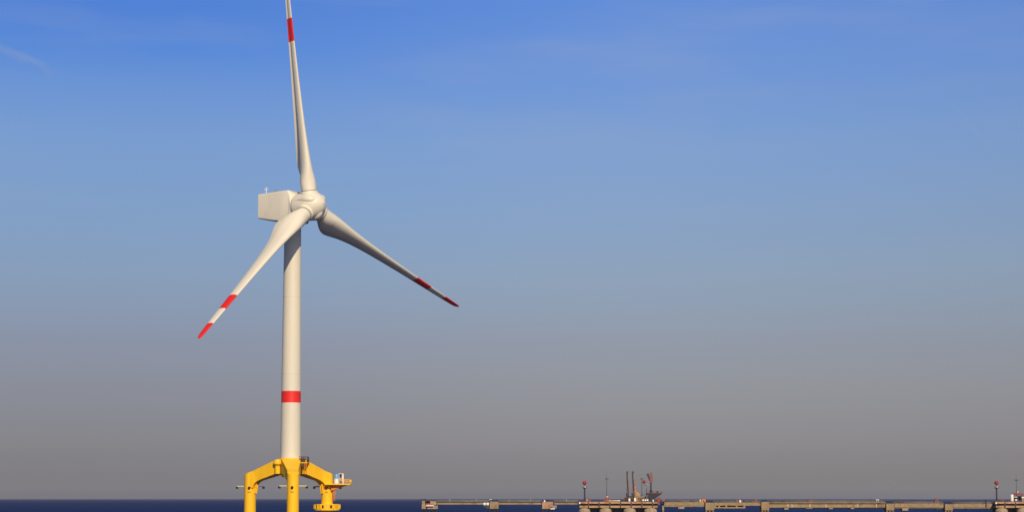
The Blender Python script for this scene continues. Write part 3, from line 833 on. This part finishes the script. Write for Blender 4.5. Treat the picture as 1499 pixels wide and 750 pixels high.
# --- road spans, right half
ROAD = 'wide concrete road spans of the right half of the jetty'
def road(px0, px1, top, mid, bot, label, brackets=(), ribs=(), openings=(), shadow=False, mat='concrete'):
    o = J('road_span', label, 'jetty span', (px0 + px1) / 2, top, ROAD)
    x0, x1 = jx(px0) - o.location.x, jx(px1) - o.location.x
    if shadow:
        lbox(o, 'deck', px0, px1, top, top + 1.4, -4.2, 4.2, mat, .05)
        lbox(o, 'girder', px0, px1, top + 1.4, bot, -3.2, 3.2, mat, .05)
    elif openings:
        lbox(o, 'deck', px0, px1, top, mid, -3.4, 3.4, mat, .05)
        lbox(o, 'lower_chord', openings[0][0] - 3, openings[-1][1] + 3, mid + 2.0, bot, -3.3, 3.3, mat, .05)
        xs_ = [openings[0][0] - 3] + [v for ab in openings for v in ab] + [openings[-1][1] + 3]
        for a, b in zip(xs_[::2], xs_[1::2]): lbox(o, 'web', a, b, mid, mid + 2.0, -3.3, 3.3, mat, 0)
        lbox(o, 'opening_shade', openings[0][0] - 3, openings[-1][1] + 3, mid, mid + 2.0, .4, 1.0, 'black', 0)  # black plate behind the openings, imitating the shade inside the girder
    else:
        lbox(o, 'deck', px0, px1, top, mid, -3.4, 3.4, mat, .05)
        lbox(o, 'bottom_flange', px0, px1, mid, bot, -3.0, 3.0, 'pale', .03)
    for a, b, y1, m_ in brackets: lbox(o, 'bearing', a, b, bot, y1, -2.8, 2.8, m_, .1)
    for a in ribs: lbox(o, 'rib', a - .5, a + .5, top + 1.5, bot - .1, -3.45, -3.0, 'cream', .03)
    z = jz(top) - o.location.z; r_ = MB()
    for y in (-3.1, 3.1): railing(r_, [(x0, y, z), (x1, y, z)], 1.1, 2.2, .045, (.55, 1.1))
    r_.build('railing', M['grey'], o)
    for y, q, h_ in ((-.6, .28, .35), (.6, .30, .38), (1.7, .24, .9)): MB().tube((x0, y, z + h_), (x1, y, z + h_), q, None, 8).build('pipeline', M['pipegrey'], o)
    return o


road(971.5, 1029.8, 736.0, 741.4, 742.8, 'first road span right of the red hose reel', brackets=((980, 984, 744, 'black'), (992, 1001, 746, 'pale'), (1007, 1011, 744.3, 'black')))
road(1044.8, 1112, 736.6, 741.2, 745.2, 'road span with a row of dark openings in its girder', openings=((1047.5, 1050.5), (1053, 1061), (1063.5, 1076), (1078.5, 1087)))
road(1125, 1294, 736.4, 738, 744.0, 'longest road span with a thin overhanging deck and pale ribs', shadow=True, brackets=((1147, 1153, 747, 'pale'), (1178, 1188, 745.6, 'pale'), (1212, 1218, 746.3, 'pale'), (1244, 1249, 746, 'pale'), (1271, 1285, 745.2, 'dark')), ribs=(1152, 1158, 1184, 1207.5, 1254, 1281))
road(1307.5, 1379, 738.0, 743.6, 744.8, 'short road span with the red pointed hut on it', brackets=((1311, 1317, 746, 'black'), (1319, 1328, 748.5, 'pale'), (1345, 1350, 746.4, 'black'), (1368, 1378, 747, 'black')))
road(1393, 1451, 738.4, 743.8, 745.2, 'last road span before the platform at the right edge', brackets=((1413, 1418, 747, 'black'), (1444, 1450, 747.4, 'black')))

PIER = 'square concrete bridge piers of the jetty'
def bridge_pier(px0, px1, top, label, lit='concrete'):
    o = J('bridge_pier', label, 'pier', (px0 + px1) / 2, 748, PIER)
    lbox(o, 'shaft', px0, px1, top, 748.2, -3.9, 3.9, lit, .1)
    lbox(o, 'side_lug', px0 - 1.2, px0, top + .8, 744, -2.5, 2.5, 'brown', .05)
    piles(o, px0 + 1.5, px1 - 1.5, 3, jz(747.5), .6, 2, 5, 'pale')
    for px in (px0 + 2.5, (px0 + px1) / 2, px1 - 3): MB().lathe([(.4, 0), (.28, .2), (.28, .75), (.5, .9), (.5, 1.1)], (jx(px) - o.location.x, -3, jz(top) - o.location.z), 10).build('bollard', M['dark'], o)
    return o


bridge_pier(968.4, 971.2, 741.5, 'narrow pale pier under the right end of the loading platform', 'pale')
bridge_pier(1031.5, 1044.4, 736.9, 'square concrete pier left of the span with dark openings')
bridge_pier(1113.3, 1124.6, 735.8, 'square concrete pier right of the span with dark openings')
bridge_pier(1295.3, 1306.8, 738.3, 'square concrete pier between the longest span and the red hut span')
bridge_pier(1381, 1392.4, 739.0, 'square concrete pier right of the red pointed hut')

# --- small things along the deck
def hut(px, base, wpx, hpx, mat, label, roof=None, name='deck_hut', cat='hut', pointed=False, dy=0.0):
    o = J(name, label, cat, px, base, None, dy); hw_ = wpx / 2 / 2.3637; h = hpx / 2.371
    if pointed:
        MB().box(-hw_, hw_, -hw_, hw_, 0, h * .55).build('wall', M[mat], o)
        MB().loft([[Vector((sx * hw_ * q, sy * hw_ * q, zz_)) for sx, sy in ((-1, -1), (1, -1), (1, 1), (-1, 1))] for q, zz_ in ((1.1, h * .55), (.6, h * .8), (.12, h))], smooth=False).build('roof', M[roof or mat], o)
    else:
        MB().box(-hw_, hw_, -.9, .9, 0, h * .82).build('wall', M[mat], o, bevel=.04)
        MB().box(-hw_ - .08, hw_ + .08, -1.0, 1.0, h * .82, h).build('roof', M[roof or mat], o, bevel=.03)
    MB().box(-hw_ * .35, hw_ * .35, (-hw_ if pointed else -.9) - .05, (-hw_ if pointed else -.9) + .02, 0, h * .5).build('door', M['dark'], o)
    return o


def unit(px, base, wpx, hpx, mat, label, name, cat, dy=-1.5):
    """a valve or pump set: skid, body and a stub on top"""
    o = J(name, label, cat, px, base, None, dy); hw_ = wpx / 2 / 2.3637; h = hpx / 2.371
    MB().box(-hw_, hw_, -.7, .7, 0, .22).build('skid', M['dark'], o)
    MB().lathe([(h * .3, -hw_ * .85), (h * .36, -hw_ * .6), (h * .36, hw_ * .6), (h * .3, hw_ * .85)], (0, 0, .22 + h * .36), 14, (1, 0, 0)).build('body', M[mat], o)
    MB().tube((hw_ * .2, 0, h * .6), (hw_ * .2, 0, h), .2, .2, 8).build('stub', M[mat], o)
    return o


unit(994.5, 736, 5, 4, 'dullred', 'small dark red pump on the first road span', 'deck_pump', 'pump')
unit(1013, 736, 6, 3.6, 'brown', 'brown pump on the road span left of the orange hut', 'deck_pump', 'pump')
hut(1030, 736.2, 5.5, 5.6, 'orange', 'orange hut on the deck above the pier left of the dark openings', 'pink')
hut(1025, 736, 2, 3.6, 'white', 'narrow white box beside the orange hut', name='deck_box', cat='box')
hut(1078, 736.6, 3, 4.2, 'pink', 'pale red box left of the white dome on the deck', name='deck_box', cat='box')
o = J('white_dome', 'small white domed tank on the deck between two boxes', 'tank', 1083, 736.6, dy=-1)
MB().lathe([(.75, 0), (.75, .9), (.6, 1.3), (.3, 1.55), (0, 1.62)], n=16).build('shell', M['white'], o); MB().tube((0, 0, 1.6), (0, 0, 1.95), .1, None, 6).build('vent', M['grey'], o)
unit(1090, 736.6, 6, 4, 'dark', 'dark pump set right of the small white dome', 'deck_pump', 'pump')
unit(1098, 736.6, 5, 4.4, 'brown', 'brown valve set on the right half of the span with openings', 'valve_set', 'valve')
hut(1106, 736.6, 3.4, 4.8, 'pink', 'pale red box left of the pier right of the dark openings', name='deck_box', cat='box')
unit(1146.5, 736.4, 4, 3.6, 'brown', 'small brown valve set at the left end of the longest span', 'valve_set', 'valve')
hut(1186, 736.4, 6, 4.2, 'pink', 'low pale red hut on the longest span', 'dullred')
hut(1284, 736.4, 4.6, 4.2, 'grey', 'grey and white hut near the right end of the longest span', 'white')
unit(1316, 738, 5, 4, 'brown', 'dark reddish pump left of the red pointed hut', 'deck_pump', 'pump')
unit(1323, 738, 6, 3.2, 'dullred', 'low dull red valve set left of the red pointed hut', 'valve_set', 'valve')
hut(1370.5, 738, 5, 8.2, 'pink', 'red hut with a pointed roof on the short road span', 'dullred', pointed=True)
o = J('navigation_light', 'short dark post at the left end of the right edge platform', 'light post', 1441, 738.4, dy=-3.2)
MB().lathe([(.5, -2), (.5, 1.2), (.35, 1.4), (.3, 2.0)], n=12).build('post', M['black'], o); MB().lathe([(.4, 2.0), (.4, 2.35), (.1, 2.5)], n=12).build('lamp', M['dark'], o)

# --- right edge platform
o = J('white_tank', 'upright white tank on the platform at the right edge', 'tank', 1479.4, DECK, dy=-3)
MB().lathe([(.95, 0), (1.0, .1), (1.0, 4.0), (.8, 4.35), (0, 4.5)], n=20).build('shell', M['white'], o); MB().lathe([(1.3, -.0), (1.3, .12), (1.0, .2)], n=20).build('plinth', M['dark'], o)
o = J('red_roof_shelter', 'open shelter with red roof and dark posts right of the white tank', 'shelter', 1489.5, DECK)
for x in (-2.6, -.3, 2.8):
    for y in (-1.6, 1.6): MB().box(x - .13, x + .13, y - .13, y + .13, 0, 3.9).build('post', M['dark'], o)
MB().box(-2.45, 2.65, 1.45, 1.55, .9, 3.4).build('rear_screen', M['dark'], o)
MB().prism([(-3.0, 3.9), (3.4, 3.9), (3.3, 4.6), (1.0, 5.3), (-1.4, 5.3), (-2.9, 4.6)], lambda p: Vector((p[0], -2, p[1])), lambda p: Vector((p[0], 2, p[1]))).build('roof', M['dullred'], o, bevel=.05)
MB().box(-2.4, -.5, -1.5, 1.2, 2.6, 3.0).build('shelf', M['white'], o)
MB().lathe([(.4, 5.3), (.4, 6.2), (.2, 6.5)], n=12, c=(.2, 0, 0)).build('vent', M['cream'], o)
o = J('motor_skid', 'small dark motor with white cover under the red roofed shelter', 'motor', 1487, DECK, dy=-.6)
MB().box(-1, 1, -.6, .6, 0, .3).build('skid', M['dark'], o); MB().lathe([(.5, -.7), (.6, -.5), (.6, .5), (.5, .7)], (0, 0, .9), 14, (1, 0, 0)).build('cover', M['white'], o)
o = J('site_cabin', 'long low cabin with white roof at the right edge of the picture', 'cabin', 1503, DECK, dy=-1)
MB().box(-3.6, 3.6, -1.4, 1.4, .1, 2.2).build('wall', M['pale'], o); MB().box(-3.8, 3.8, -1.6, 1.6, 2.2, 2.9).build('roof', M['white'], o, bevel=.05)
for x in (-2.6, -.5, 1.6): MB().box(x, x + .9, -1.45, -1.38, 1.0, 1.8).build('window', M['black'], o)
unit(1466, DECK, 7, 3.4, 'dullred', 'low red pump between the right beacon column and the white tank', 'deck_pump', 'pump')
